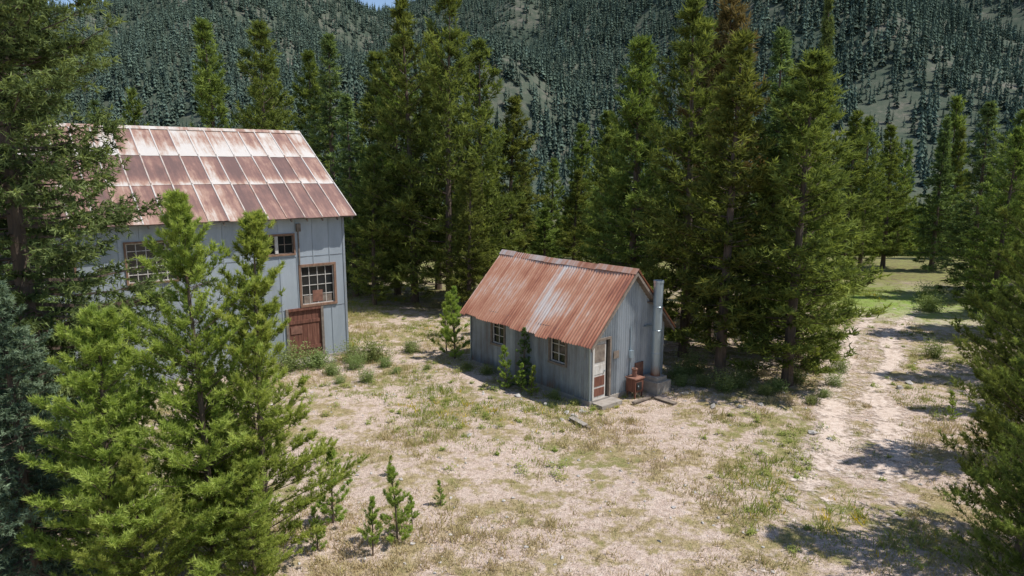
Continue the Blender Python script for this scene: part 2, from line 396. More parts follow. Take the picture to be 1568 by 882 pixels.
lathe(mb,cx,cd,[(.16,.55),(.16,1.3),(.17,1.31),(.17,1.34),(.16,1.35),(.16,2.1),(.17,2.11),(.17,2.14),(.16,2.15),(.16,2.9),(.17,2.91),(.17,2.94),(.16,2.95),(.16,3.72),(.175,3.74),(.175,3.82),(.15,3.82),(.14,3.6)],M_pipe,tone=lambda z:.95 if z<.9 else (.1 if z<3.5 else -.1))
mb.box(cx-.05,cx+.05,.0,cd-.1,3.0,3.05,M_wood)
mb.box(cx-.22,cx+.22,.02,.06,2.2,2.24,M_pipe)
mb.box(cx-.36,cx+.36,.06,.80,-.1,.42,M_con); mb.box(cx-.27,cx+.27,.14,.7,.42,.56,M_con)
mb.make('stovepipe_chimney',cab)
mb=MB(c0,g,ng)
mb.box(1.86,1.89,.02,.05,.5,2.3,M_pipe); mb.box(2.15,2.55,.0,.05,.35,1.0,M_rustpl,.2); mb.box(1.05,1.3,.022,.04,1.35,1.6,M_wood)
mb.box(1.80,1.95,.02,.12,1.25,1.5,M_pipe)
mb.make('wall_fittings',cab)
st=empty('rusty_stove',(3.95,21.85,0))
mb=MB(c0,g,ng)
a0=1.62
for (x,y) in((a0+.02,.12),(a0+.36,.12),(a0+.02,.44),(a0+.36,.44)): mb.box(x,x+.04,y,y+.04,-.05,.18,M_door)
mb.box(a0,a0+.42,.1,.5,.18,.62,M_door); mb.box(a0-.03,a0+.45,.07,.53,.62,.66,M_rustpl)
mb.box(a0+.06,a0+.30,.5,.525,.26,.52,M_dark); mb.box(a0+.09,a0+.13,.525,.55,.38,.42,M_pipe)
lathe(mb,a0+.2,.28,[(.08,.66),(.08,.9),(.1,.9),(.1,.94),(.06,.94)],M_rustpl,10)
mb.make('stove_body',st)
db=empty('scrap_lumber',(4.7,21.4,0)); mb=MB(c0,g,ng)
mb.box(2.1,2.3,.9,1.7,.0,.04,M_wood); mb.box(1.2,2.2,.72,.84,.0,.05,M_wood); mb.box(3.15,3.4,.2,.9,.0,.07,M_wood)
mb.make('boards',db)
# ---------------------------------------------------------------- big building
B0=np.array((-6.69,27.2,0)); ub=np.array((-.8,-.6,0)); nb=np.array((.6,-.8,0))
BL=11.6; BW=10.6; BE=5.9; BR=9.05; slb=(BR-BE)/(BW/2)
big=empty('metal_clad_mill_building',(-13,28,0))
ops=[(.52,1.84,2.22,3.72),(1.13,2.43,.12,2.02),(2.07,3.38,4.27,4.98),(6.2,7.7,3.66,5.0),(9.2,10.6,3.66,5.0)]
bp_=[rr.uniform(-.2,.4) for _ in range(60)]
def cutsegs(segs,ops,lo,hi,a,b):
    for o in ops:
        ol=(o[0],o[1]) if lo==0 else (o[2],o[3]); oc_=(o[2],o[3]) if lo==0 else (o[0],o[1])
        if oc_[0]-.1<a<oc_[1]+.1:
            ns=[]
            for (p,q) in segs:
                if q<=ol[0]-.1 or p>=ol[1]+.1: ns.append((p,q)); continue
                if p<ol[0]-.1: ns.append((p,ol[0]-.1))
                if q>ol[1]+.1: ns.append((ol[1]+.1,q))
            segs=ns
    return segs
mb=MB(B0,ub,nb)
mb.wall(0,BL,.1,lambda x:BE,M_wallB,ops,z_mid=BE-.02,amp=.003,pitch=.66,step=.055,tonef=lambda x:bp_[int(x/.66)])
for k in range(1,int(BL/.66)+1):
    x=k*.66
    for (p,q) in cutsegs([(.1,BE-.02)],ops,1,0,x,0): mb.box(x-.014,x+.014,.002,.018,p,q,M_wallB,.25)
for z in(2.08,4.12):
    for (p,q) in cutsegs([(0.02,BL-.02)],ops,0,0,z,0): mb.box(p,q,.004,.015,z,z+.02,M_wallB,.4)
mb.make('wall_front',big)
mb=MB(B0,ub,nb)
mb.window(.52,1.84,2.22,3.72,4,4,M_brownwood,M_white,fw=.09)
mb.window(2.07,3.38,4.27,4.98,4,2,M_brownwood,M_wood,fw=.06)
mb.box(2.66,2.78,-.06,.02,4.3,4.95,M_white)
mb.box(.62,1.75,-.055,-.045,2.27,2.55,M_wood); mb.box(1.0,1.4,-.05,-.03,2.3,2.75,M_rustpl)
mb.window(6.2,7.7,3.66,5.0,5,5,M_brownwood,M_white,fw=.06)
mb.window(9.2,10.6,3.66,5.0,5,5,M_brownwood,M_white,fw=.06)
mb.make('windows',big)
mb=MB(B0,ub,nb)
mb.box(1.03,1.13,-.06,.05,.1,2.12,M_wood); mb.box(2.43,2.53,-.06,.05,.1,2.12,M_wood); mb.box(1.13,2.43,-.06,.05,2.02,2.12,M_door)
for k in range(7):
    a=1.135+k*.185; mb.box(a,a+.178,-.06,-.03+.004*(k%2),.12,2.01,M_door)
mb.box(1.14,2.42,-.025,.0,.45,.58,M_door); mb.box(1.14,2.42,-.025,.0,1.5,1.63,M_door)
mb.box(1.9,2.35,-.02,-.005,1.1,1.4,M_rustpl)
mb.box(.9,2.7,.05,.9,-.1,.06,M_con)
mb.make('door',big)
mb=MB(B0,ub,nb)
mb.box(1.86,1.90,.02,.06,3.8,5.2,M_wood); mb.box(1.8,1.95,.02,.14,5.1,5.4,M_wood); mb.box(.02,.10,.005,.03,.1,BE-.3,M_wallB,.4)
mb.make('conduit',big)
mb=MB(B0,nb*-1,-ub)
mb.wall(0,BW,.1,lambda x:BE+slb*min(x,BW-x)-.03,M_wallB,[],z_mid=BE-.02,amp=0,step=.22,tonef=lambda x:bp_[int(x/.66)+20]); mb.make('wall_gable',big)
mb=MB(B0+ub*BL,-nb,ub); mb.wall(0,BW,.1,lambda x:BE+slb*min(x,BW-x)-.03,M_wallB,[(4,5.2,5.4,5.85)],z_mid=BE-.02,amp=0,step=.22); mb.make('wall_far_gable',big)
mb=MB(B0-nb*BW,ub,-nb); mb.wall(0,BL,.1,lambda x:BE,M_wallB,[],z_mid=BE-.02,amp=0,step=.22); mb.make('wall_back',big)
mb=MB(B0,ub,nb); mb.box(-.04,BL+.04,-BW-.04,.04,-.4,.1,M_con); mb.make('foundation',big)
mb=MB(B0,ub,nb)
slab(mb,-.26,BL+.26,BW/2,BE,BR,.45,.03,.0,M_wood); slab(mb,-.26,BL+.26,BW/2,BE,BR,.45,.03,.002,M_wood,False)
for k in range(int((BL+.4)/.6)):
    a=-.2+k*.6; slab(mb,a,a+.05,BW/2,BE,BR,.42,.13,.032,M_wood)
mb.make('rafters',big)
mb=MB(B0,ub,nb)
rows=[(0,.37),(.355,.68),(.665,1.0)]
sheetw=.68; ncol=int((BL+.6)/sheetw)+1
rb=random.Random(11)
for ri,(v0,v1) in enumerate(rows):
    W=BW/2+.5
    base=[.16,.14,-.16][ri]
    for cc in range(ncol):
        a=-.3+cc*sheetw; a1=min(a+sheetw,BL+.3)
        if a1-a<.05: continue
        tn=base+rb.uniform(-.2,.2); lo=rb.uniform(-.012,.012)/2
        nV=7; prev=None; sk=[rb.uniform(-.16,.16) for _ in range(4)]
        for j in range(nV):
            f=j/(nV-1); v=v0+lo+(v1-v0-lo)*f; hd=W*(1-v)
            z=BR-slb*hd+.03+.012*(1-f)+.004*ri
            if ri==0: gt=[-.05,-.02,.05,.08,.1,.05,.15][j]
            elif ri==1: gt=[-.5,-.05,.18,.22,.18,.2,.3][j]
            else: gt=[-.35,-.1,.05,.15,.2,.1,.2][j]
            row=[mb.p(x,hd-BW/2,z+rb.uniform(0,.01),tn+gt+sk[xi],(x,v*W*1.15,0)) for xi,x in enumerate((a,a+(a1-a)*.33,a+(a1-a)*.66,a1))]
            if prev:
                for q in(0,1,2): mb.q((prev[q],row[q],row[q+1],prev[q+1]),M_roofB)
            prev=row
        z=lambda v:BR-slb*W*(1-v)+.03
        i=[mb.p(x,W*(1-v)-BW/2,z(v)+h,(tn-.45),(x,v*W*1.15,2)) for v in(v0,v1) for x,h in((a-.035,.014),(a-.02,.05),(a+.02,.05),(a+.035,.014))]
        for q in range(3): mb.q((i[q],i[q+1],i[q+5],i[q+4]),M_roofB)
        mb.q((i[0],i[1],i[2],i[3]),M_roofB)
i=[mb.p(x,d,z,.2,(x,d,0)) for x in(-.3,BL+.3) for d,z in((-BW/2,BR+.03),(-BW-.5,BR-slb*(BW/2+.5)+.03))]
mb.q((i[0],i[1],i[3],i[2]),M_roofB)
for k in range(int((BL+.6)/1.39)):
    a=-.32+k*1.39; tn=rb.uniform(-.35,.0)
    i=[mb.p(x,d,zz,tn,(x,d,3)) for x in(a,a+1.4) for d,zz in((-BW/2+.2,BR+.08-.2*slb),(-BW/2,BR+.09),(-BW/2-.2,BR+.08-.2*slb))]
    mb.q((i[0],i[1],i[4],i[3]),M_roofB); mb.q((i[1],i[2],i[5],i[4]),M_roofB)
mb.make('roof',big)
# ---------------------------------------------------------------- conifers
def conifer(name,seed,Ht,Rd,nbr,ntw,ntf,k,nl_,nw_,fol,style='pine',t0=.06,trunk=None,bend=0.,up=.25,dead=12,pw=None):
    r=np.random.default_rng(seed)
    tr=trunk or Ht*.011+.03
    bx,by=r.normal(0,1,2)*bend
    def axisp(z):
        f=z/Ht
        return np.stack([bx*f*f+.04*np.sin(f*7+seed)*bend,by*f*f+.04*np.cos(f*6+seed)*bend,z],-1)
    t=np.sort(r.uniform(0,1,nbr)**.92)
    nwh=max(8,int(nbr/6)); t=np.clip(np.round(t*nwh)/nwh+r.normal(0,.3/nwh,nbr),0,.995)
    zb=Ht*(t0+(1-t0)*t)
    az=np.arange(nbr)*2.39996+r.normal(0,.35,nbr)
    if style=='pine':
        prof=(1-t)**(pw or .72)*np.minimum(1,.55+t*2.2)+.05; e=-.15+.95*t**1.3; b=up
    elif style=='young':
        prof=(1-t)**(pw or .85)*np.minimum(1,.8+t*2)+.05; e=.22+.85*t; b=up
    else:
        prof=(1-t)**(pw or .88)*np.minimum(1,.8+t)+.02; e=-.42+.75*t; b=up
    lob=.72+.28*np.sin(az*2+t*7+seed)+r.uniform(-.25,.34,nbr)
    L=Rd*prof*np.clip(lob,.35,1.35)
    bp=axisp(zb); ca,sa=np.cos(az),np.sin(az)
    def P(i,s):
        return bp[i]+np.stack([ca[i]*L[i]*s,sa[i]*L[i]*s,L[i]*(e[i]*s+b*s*s)],-1)
    keep=np.clip(L/L.max(),.25,1)
    bi=np.repeat(np.arange(nbr),np.maximum(3,(ntw*keep)).astype(int))
    nT=len(bi); s=.10+.90*r.uniform(0,1,nT)**.75
    side=np.where(r.uniform(size=nT)<.5,-1,1)*(.25+.75*r.uniform(size=nT))*1.1
    a2=az[bi]+side
    vz=e[bi]+2*b*s+r.normal(.05,.22,nT)
    if style=='spruce': vz-=.25
    if style=='young': vz+=.35
    D=np.stack([np.cos(a2),np.sin(a2),vz],-1); D/=np.linalg.norm(D,axis=1)[:,None]
    tl=(L[bi]*(.10+.38*(1-s))*r.uniform(.5,1.2,nT))+Rd*.05
    O=P(bi,s)
    ti=np.repeat(np.arange(nT),ntf); uu=np.tile((np.arange(ntf)+.7)/ntf,nT)*1.0
    TP=O[ti]+D[ti]*(tl[ti]*uu)[:,None]+r.normal(0,nl_*.15,(len(ti),3))
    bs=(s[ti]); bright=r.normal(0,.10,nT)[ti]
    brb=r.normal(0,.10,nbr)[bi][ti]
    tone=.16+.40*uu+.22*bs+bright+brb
    TD=D[ti]
    nLd=max(10,ntf*4); zl=Ht*r.uniform(.93,1.0,nLd); lp=axisp(zl); TP=np.vstack([TP,lp]); TD=np.vstack([TD,np.tile((0,0,1.),(nLd,1))]); tone=np.concatenate([tone,np.full(nLd,.6)])
    n=len(TP); q=np.repeat(np.arange(n),k)
    sprd=.62 if style!='young' else .5
    dd=TD[q]*.8+r.normal(0,sprd,(len(q),3))+np.array((0,0,.22 if style!='spruce' else -.05))
    dd/=np.linalg.norm(dd,axis=1)[:,None]
    sd=np.cross(dd,r.normal(0,1,(len(q),3))); sd/=np.linalg.norm(sd,axis=1)[:,None]+1e-9
    ln=nl_*r.uniform(.6,1.25,len(q))[:,None]; wd=nw_*r.uniform(.7,1.2,len(q))[:,None]
    p0=TP[q]-sd*wd/2+dd*ln*.05; p1=TP[q]+sd*wd/2+dd*ln*.05; p2=TP[q]+dd*ln
    FV=np.stack([p0,p1,p2],1).reshape(-1,3)
    ft=np.repeat(tone[q]+r.normal(0,.07,len(q)),3)
    FF=np.arange(len(FV)).reshape(-1,3)
    WV=[];WF=[];off=0
    ns=14; zz=np.linspace(-.3,Ht*.985,ns); ax=axisp(zz); rad=tr*(1-np.clip(zz/Ht,0,1))**.8+.006; rad[0]*=1.25
    m_=8; an=np.arange(m_)*2*np.pi/m_
    ring=ax[:,None,:]+np.stack([np.cos(an)[None]*rad[:,None],np.sin(an)[None]*rad[:,None],np.zeros((ns,m_))],-1)
    WV.append(ring.reshape(-1,3))
    for a_ in range(ns-1):
        for c_ in range(m_):
            i0=a_*m_+c_; i1=a_*m_+(c_+1)%m_; WF.append((i0,i1,i1+m_)); WF.append((i0,i1+m_,i0+m_))
    off=ns*m_
    seg=np.array([0,.35,.7,1.]); idx=np.arange(nbr)
    bvert=[]
    for si,sv in enumerate(seg):
        c=P(idx,np.full(nbr,sv)); rb_=(tr*.22*(L/L.max())+.004)*(1-.85*sv)
        for kk in range(3):
            an_=kk*2.094
            bvert.append(c+np.stack([-sa*np.cos(an_)*rb_,ca*np.cos(an_)*rb_,np.sin(an_)*rb_],-1))
    BV=np.stack(bvert,1)
    WV.append(BV.reshape(-1,3))
    base=off+idx*12; bf=[]
    for si in range(3):
        for kk in range(3):
            i0=base+si*3+kk; i1=base+si*3+(kk+1)%3
            bf.append(np.stack([i0,i1,i1+3],-1)); bf.append(np.stack([i0,i1+3,i0+3],-1))
    off+=nbr*12
    WF=[np.array(WF)]+bf
    tv=np.stack([O+np.array((0,0,.004)),O-np.array((0,0,.004))*1.5,O+D*tl[:,None]],1); WV.append(tv.reshape(-1,3)); WF.append(off+np.arange(nT*3).reshape(-1,3)); off+=nT*3
    if dead:
        zd=Ht*r.uniform(.03,t0+.15,dead); ad=r.uniform(0,6.28,dead); ld=Rd*r.uniform(.25,.6,dead); o=axisp(zd)
        dv=np.stack([np.cos(ad),np.sin(ad),r.uniform(-.3,.1,dead)],-1)
        tv=np.stack([o+np.array((0,0,.02)),o-np.array((0,0,.02)),o+dv*ld[:,None]],1); WV.append(tv.reshape(-1,3)); WF.append(off+np.arange(dead*3).reshape(-1,3)); off+=dead*3
    WV=np.vstack(WV); WF=np.vstack(WF)
    V=np.vstack([WV,FV]); F=np.vstack([WF,FF+len(WV)])
    mi=np.concatenate([np.zeros(len(WF),int),np.ones(len(FF),int)])
    return mesh_np(name,V,F,[M_bark,fol],mi,np.concatenate([np.full(len(WV),.3),np.clip(ft,0,1)]))
def place(name,me,x,y,rot=None,scale=1,zs=None):
    rot=random.uniform(0,6.28) if rot is None else rot
    z=float(ground_h(x,y))-.02
    sc=(scale,scale,zs) if zs else scale
    return obj(name,me,(x,y,z),rotz=rot,scale=sc)
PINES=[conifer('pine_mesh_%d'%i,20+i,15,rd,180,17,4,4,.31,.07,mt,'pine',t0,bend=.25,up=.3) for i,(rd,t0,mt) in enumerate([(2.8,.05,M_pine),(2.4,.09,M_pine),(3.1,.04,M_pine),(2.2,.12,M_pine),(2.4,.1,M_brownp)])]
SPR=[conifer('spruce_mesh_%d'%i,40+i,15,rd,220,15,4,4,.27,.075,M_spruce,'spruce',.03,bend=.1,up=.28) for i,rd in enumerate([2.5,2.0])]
T=[
(-20.3,48,16.9,'p',1,1),(-16.3,46,16.4,'p',0,1.05),(-11.2,43,15.3,'s',0,1.15),(-14.2,50,15.3,'p',3,1),(-17.8,52,14.5,'p',2,.9),
(-8.8,46,14.6,'p',1,1.1),(-9.3,40,11.5,'s',0,1),(-6.9,40.5,14.6,'p',1,1),(-5.5,38,15.9,'p',0,1.0),(-3.4,36.5,15.9,'p',2,1.0),(-1.7,38,14.0,'p',0,1.0),(-4.6,42,15,'p',3,1),(-.2,40,11.2,'p',1,1.1),
(-7.6,37.0,8.5,'p',2,.9),(-2.2,34.6,7.8,'p',0,.8),
(5.0,50,10.4,'p',3,.9),(2.6,46,8.0,'p',0,.8),(3.9,43,7.2,'p',1,.9),(6.2,46,9.4,'p',2,.8),(.9,50,8.6,'s',1,1),(5.4,37,9.0,'p',1,.9),(7.2,52,11.5,'p',1,1),(1.8,38,5.2,'p',3,1),
(5.3,30,12.6,'p',1,1.0),(6.9,26.6,13.4,'p',0,1.0),(8.6,29,14.6,'p',4,.95),(7.4,23.4,11.7,'p',3,1.1),(9.6,22.9,10.9,'p',0,1.1),(10.3,27,12.6,'s',0,.9),(11.4,26.4,10.6,'p',2,1.0),(8.8,33,14,'p',3,1),(12.2,31,11.5,'p',1,1),(6.2,34,12.5,'s',0,1),
(19.4,44,18,'s',1,.75),(14.2,33,10,'p',1,1),(17.4,42,10.5,'p',2,.9),(22.5,46,11,'p',3,1),(25.2,49,10.8,'p',0,.9),(28.5,52,10.5,'p',1,1),(31,50,11,'s',1,1),(26.2,38.5,11,'s',0,1),(29,40,10.5,'p',2,1),(21.4,29.8,9.0,'p',0,.85),(24.8,31,9.8,'p',3,1),(18.6,23.6,8.6,'p',2,.8),(27.5,34,11,'p',1,1),(33,42,12,'s',0,1),(23.8,25.5,9.2,'p',0,.9),
(14.6,38.0,10.2,'s',1,1),(19.0,50,11,'p',0,1)]
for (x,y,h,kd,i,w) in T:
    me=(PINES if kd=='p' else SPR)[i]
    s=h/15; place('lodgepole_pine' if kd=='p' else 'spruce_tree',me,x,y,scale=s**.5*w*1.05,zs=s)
bigsp=conifer('big_spruce_mesh',7,17,3.2,440,25,6,7,.15,.036,M_spruce,'spruce',.04,bend=.1,up=.3,dead=20,pw=.6)
place('spruce_tree',bigsp,-10.3,14.2,1.0)
place('spruce_tree',bigsp,-14.2,18.5,2.7,.9)
blue=conifer('blue_spruce_mesh',9,5.6,1.75,240,24,6,8,.08,.02,M_blue,'spruce',.02,bend=.1,up=.25,dead=0)
place('blue_spruce',blue,-8.3,10.9,.4); place('blue_spruce',blue,-9.6,12.0,2.2,.95)
yp=[conifer('young_pine_mesh_%d'%i,60+i,h,rd,nb_,22,7,9,.10,.017,M_young,'young',.03,trunk=.07,bend=.12,up=.1,dead=4) for i,(h,rd,nb_) in enumerate([(6.9,1.85,230),(6.6,1.5,190),(5.2,1.6,180)])]
place('young_pine',yp[0],-5.5,11.6,.3); place('young_pine',yp[1],-4.75,12.2,1.9); place('young_pine',yp[2],-6.75,10.6,2.)
place('young_pine',yp[2],-6.0,12.9,4.,.7)
place('young_pine',yp[2],-4.5,10.9,5.3,.5); place('young_pine',yp[2],-5.9,10.0,.9,.6)
rp=conifer('right_pine_mesh',81,8.2,2.1,190,19,6,9,.12,.021,M_pine,'young',.05,trunk=.1,bend=.2,up=.1,dead=10)
place('lodgepole_pine',rp,9.9,12.2,.7,.95); place('young_pine',rp,13.3,16.4,2.6,.9); place('lodgepole_pine',rp,8.4,10.0,4.1,.7)
place('lodgepole_pine',rp,17.0,19.8,1.2,.9); place('lodgepole_pine',rp,11.6,9.4,3.3,1.1); place('lodgepole_pine',rp,14.0,11.6,5.3,1.15); place('lodgepole_pine',rp,9.6,7.4,3.3,1.0)
sap=[conifer('sapling_mesh_%d'%i,90+i,1.7,.46,46,9,5,9,.085,.014,M_young,'young',.03,trunk=.02,bend=.08,up=.3,dead=0) for i in range(2)]
for x,y,s in[(-3.85,13.6,1.0),(-2.35,12.9,.95),(-2.75,12.4,.7),(-3.9,12.6,.55),(-1.6,14.3,.35),(-2.1,13.3,.45),(-2.27,26.3,1.5),(-2.7,27.2,1.2),(-.2,22.75,.85),(.65,21.9,.6),(.3,22.2,.6),(-3.0,15.7,.3),(13.2,19.5,.5),(-2.6,30,1.3),(11.0,24,.8)]:
    place('pine_sapling',random.choice(sap),x,y,scale=s,zs=None)
ssp=conifer('small_spruce_mesh',97,2.1,.5,90,9,5,8,.06,.016,M_spruce,'spruce',.02,trunk=.03,up=.25,dead=0)
place('spruce_sapling',ssp,.42,22.95)
def bush(name,seed,n,R_,Hh,mat,ln=.07,wd=.03):
    r=np.random.default_rng(seed)
    stems=r.normal(0,R_*.5,(n//30,2)); si=r.integers(0,len(stems),n); hz=r.uniform(0,1,n)
    top=Hh*r.uniform(.5,1.1,len(stems))
    p=np.stack([stems[si,0]*(1+.4*hz),stems[si,1]*(1+.4*hz),hz*top[si]],-1)+r.normal(0,.05,(n,3))
    d=r.normal(0,1,(n,3)); d[:,2]=np.abs(d[:,2])*.6; d/=np.linalg.norm(d,axis=1)[:,None]
    sd=np.cross(d,r.normal(0,1,(n,3))); sd/=np.linalg.norm(sd,axis=1)[:,None]
    V=np.stack([p,p+d*ln*.5+sd*wd/2,p+d*ln,p+d*ln*.5-sd*wd/2],1).reshape(-1,3)
    F=np.arange(n*4).reshape(-1,4)
    return mesh_np(name,V,F,[mat],None,np.repeat(np.clip(.3+hz*.5+r.normal(0,.1,n),0,1),4),k=4)
wb=[bush('weed_mesh_%d'%i,i,2600,.42,h,M_weed) for i,h in enumerate([.9,.6])]
for x,y,s in[(-5.5,26.3,1.2),(-6.3,26.2,.9),(-6.0,25.2,.7),(-4.9,25.4,.6),(-7.5,25.3,1.1),(-8.3,24.6,1.2),(-4.2,27.4,.8),(-9.3,24.0,1.),(-6.7,24.4,.7),(5.9,22.8,.6),(7.2,22.2,.8),(8.4,21.8,.6),(6.6,24.2,1.),(-.9,24.4,.6),(10.3,21.6,.5),(-5.2,23.4,.6),(-1.7,24.9,.5),(1.4,21.6,.4),(2.0,21.0,.35),(9.6,20.9,.5),(11.2,24.8,1.),(16.9,26.5,.8),(-6.1,23.2,.4),(-4.3,24.4,.4),(-3.2,24.8,.35),
 (6.6,22.8,.7),(7.8,22.6,.7),(9.0,22.2,.7),(10.0,23.2,.8),(6.0,23.6,.8),(8.4,23.6,.9),(11.2,22.8,.6),(12.2,24.6,.7),(12.8,27,1.1),(13.6,29,1.1),(16.6,38,1.3),(22.2,35.5,1.3),(23.5,38,1.2),(24.5,35,1.3),(18.2,24.2,.9),(17.2,22.4,.8)]:
    place('weed_bush',random.choice(wb),x,y,scale=s)
# ---------------------------------------------------------------- grass & stones
r=np.random.default_rng(1)
def inside(x,y):
    res=np.zeros(x.shape,bool)
    for o,uu_,nn_,L_,W_ in((c0,u,nl,CL,CW),(B0,ub,nb,BL,BW)):
        a=(x-o[0])*uu_[0]+(y-o[1])*uu_[1]; d=(x-o[0])*nn_[0]+(y-o[1])*nn_[1]
        res|=(a>-.1)&(a<L_+.1)&(d<.15)&(d>-W_-.1)
    return res
n=80000
gx=r.uniform(-15,25,n); gy=7+37*r.uniform(0,1,n)**1.2
dens=.42*vnoise(gx,gy,2.6,1)+.33*vnoise(gx,gy,.7,2)+.25*vnoise(gx,gy,.28,12)
dens+=.05*sstep(-2,6,gx)*(gy<22)
rd=road_dist(gx,gy); trk=np.exp(-((rd-.75)/.5)**2)*(gy>13)
kp=(dens+r.normal(0,.07,n)>.56)&~inside(gx,gy)&(r.uniform(size=n)>trk)
gx,gy,dens=gx[kp],gy[kp],dens[kp]; n=len(gx)
gz=ground_h(gx,gy); K=9; q=np.repeat(np.arange(n),K)
sz=r.uniform(.04,.14,n)*(1+1.0*(dens>.68))
p=np.stack([gx,gy,gz],-1)[q]+np.concatenate([r.normal(0,.07,(n*K,2)),np.zeros((n*K,1))],1)
d=np.concatenate([r.normal(0,.6,(n*K,2)),np.ones((n*K,1))],1); d/=np.linalg.norm(d,axis=1)[:,None]
a=r.uniform(0,6.28,n*K); sd=np.stack([np.cos(a),np.sin(a),a*0],-1)*(.009+.008*r.uniform(size=n*K))[:,None]
ln=(sz[q]*r.uniform(.5,1.3,n*K))[:,None]
V=np.stack([p-sd-np.array((0,0,.02)),p+sd-np.array((0,0,.02)),p+d*ln],1).reshape(-1,3)
tone=np.repeat(np.clip((.39+1.1*(vnoise(gx,gy,3.5,9)-.5)+r.normal(0,.17,n))[q],0,1),3)
m,nt,out=new_mat('dry_grass_blades'); at=N(nt,'ShaderNodeAttribute',attribute_name='tone')
rp_=ramp(nt,[(0,(.58,.47,.29)),(.35,(.49,.42,.20)),(.6,(.35,.38,.11)),(.97,(.26,.34,.07)),(1,(.65,.5,.04))],at.outputs['Fac'])
b=N(nt,'ShaderNodeBsdfDiffuse'); nt.links.new(rp_.outputs[0],b.inputs[0]); tl_=N(nt,'ShaderNodeBsdfTranslucent'); nt.links.new(rp_.outputs[0],tl_.inputs[0])
mx=N(nt,'ShaderNodeMixShader'); mx.inputs[0].default_value=.35; nt.links.new(b.outputs[0],mx.inputs[1]); nt.links.new(tl_.outputs[0],mx.inputs[2]); nt.links.new(mx.outputs[0],out.inputs[0])
n2=900; cx2=r.uniform(-9,20,n2); cy2=8+26*r.uniform(size=n2)**1.1
ok=(~inside(cx2,cy2))&(road_dist(cx2,cy2)>.4)&(vnoise(cx2,cy2,3.5,9)>.42); cx2,cy2=cx2[ok],cy2[ok]
K2=60; q2=np.repeat(np.arange(len(cx2)),K2); rad2=(.06+.16*r.uniform(size=len(cx2))**2)[q2]
pp=np.stack([cx2[q2]+r.normal(0,1,len(q2))*rad2*.6,cy2[q2]+r.normal(0,1,len(q2))*rad2*.6,ground_h(cx2,cy2)[q2]+np.abs(r.normal(0,.6,len(q2)))*rad2],-1)
dl=r.normal(0,1,(len(q2),3)); dl[:,2]=np.abs(dl[:,2])*.5; dl/=np.linalg.norm(dl,axis=1)[:,None]
s2_=np.cross(dl,(0,0,1.)); s2_/=np.linalg.norm(s2_,axis=1)[:,None]
V2=np.stack([pp-s2_*.014,pp+s2_*.014,pp+dl*.07],1).reshape(-1,3); t2=np.repeat(np.clip(.72+r.normal(0,.12,len(cx2))[q2],0,.98),3)
V=np.vstack([V,V2]); tone=np.concatenate([tone,t2])
obj('grass',mesh_np('grass',V,np.arange(len(V)).reshape(-1,3),[m],None,tone))
import bmesh
def hull(seed):
    rg=np.random.default_rng(seed); bm=bmesh.new()
    for _ in range(16):
        v=rg.normal(0,1,3); v/=np.linalg.norm(v); v*=rg.uniform(.75,1.1); bm.verts.new(v*np.array((1,.8,.55)))
    bmesh.ops.convex_hull(bm,input=bm.verts)
    bm.verts.ensure_lookup_table()
    loose=[v for v in bm.verts if not v.link_faces]; bmesh.ops.delete(bm,geom=loose,context='VERTS')
    bmesh.ops.triangulate(bm,faces=bm.faces); bm.verts.index_update()
    V=np.array([v.co[:] for v in bm.verts]); F=np.array([[v.index for v in f.verts] for f in bm.faces]); bm.free(); return V,F
hs=[hull(i) for i in range(5)]
VV=[];FF=[];off=0
ns_=2600; sx=r.uniform(-9,16,ns_); sy=8+22*r.uniform(size=ns_); ss=.015+.055*r.uniform(size=ns_)**4
ex=[(-1.2,18.3,.12),(8.6,18.5,.16),(8.9,18.1,.12),(9.2,18.9,.09),(1.9,19.9,.16),(1.7,20.2,.13),(2.2,20.3,.15),(1.5,19.6,.1),(6.4,20.6,.2),(7.2,20.5,.15),(7.9,20.7,.12),(10.2,17.2,.12),(-5.6,12.2,.25),(-5.1,11.9,.2),(13.4,22.6,.2),(14.1,23.3,.18),(3.6,14.1,.07),(5.9,15.3,.08),(-2.2,19.8,.08),(1.1,20.9,.14),(.2,21.8,.15),(5.8,21.9,.15)]
sx=np.append(sx,[e_[0] for e_ in ex]); sy=np.append(sy,[e_[1] for e_ in ex]); ss=np.append(ss,[e_[2] for e_ in ex])
ok=~inside(sx,sy); sx,sy,ss=sx[ok],sy[ok],ss[ok]; szz=ground_h(sx,sy)
for k_ in range(len(sx)):
    v,f=hs[k_%5]; a=k_*1.3; Rm=np.array([[math.cos(a),-math.sin(a),0],[math.sin(a),math.cos(a),0],[0,0,1]])
    VV.append(v@Rm.T*ss[k_]+np.array((sx[k_],sy[k_],szz[k_]+ss[k_]*.15))); FF.append(f+off); off+=len(v)
obj('stones',mesh_np('stones',np.vstack(VV),np.vstack(FF),[M_stone]))
pk=empty('wood_plank',(1.9,19.7,0)); mb=MB((1.7,19.6,.0),(.5,-.86,0),(.86,.5,0)); mb.box(0,.75,0,.18,.06,.09,M_con); mb.box(.1,.9,.1,.2,.0,.04,M_wood); mb.make('board',pk)
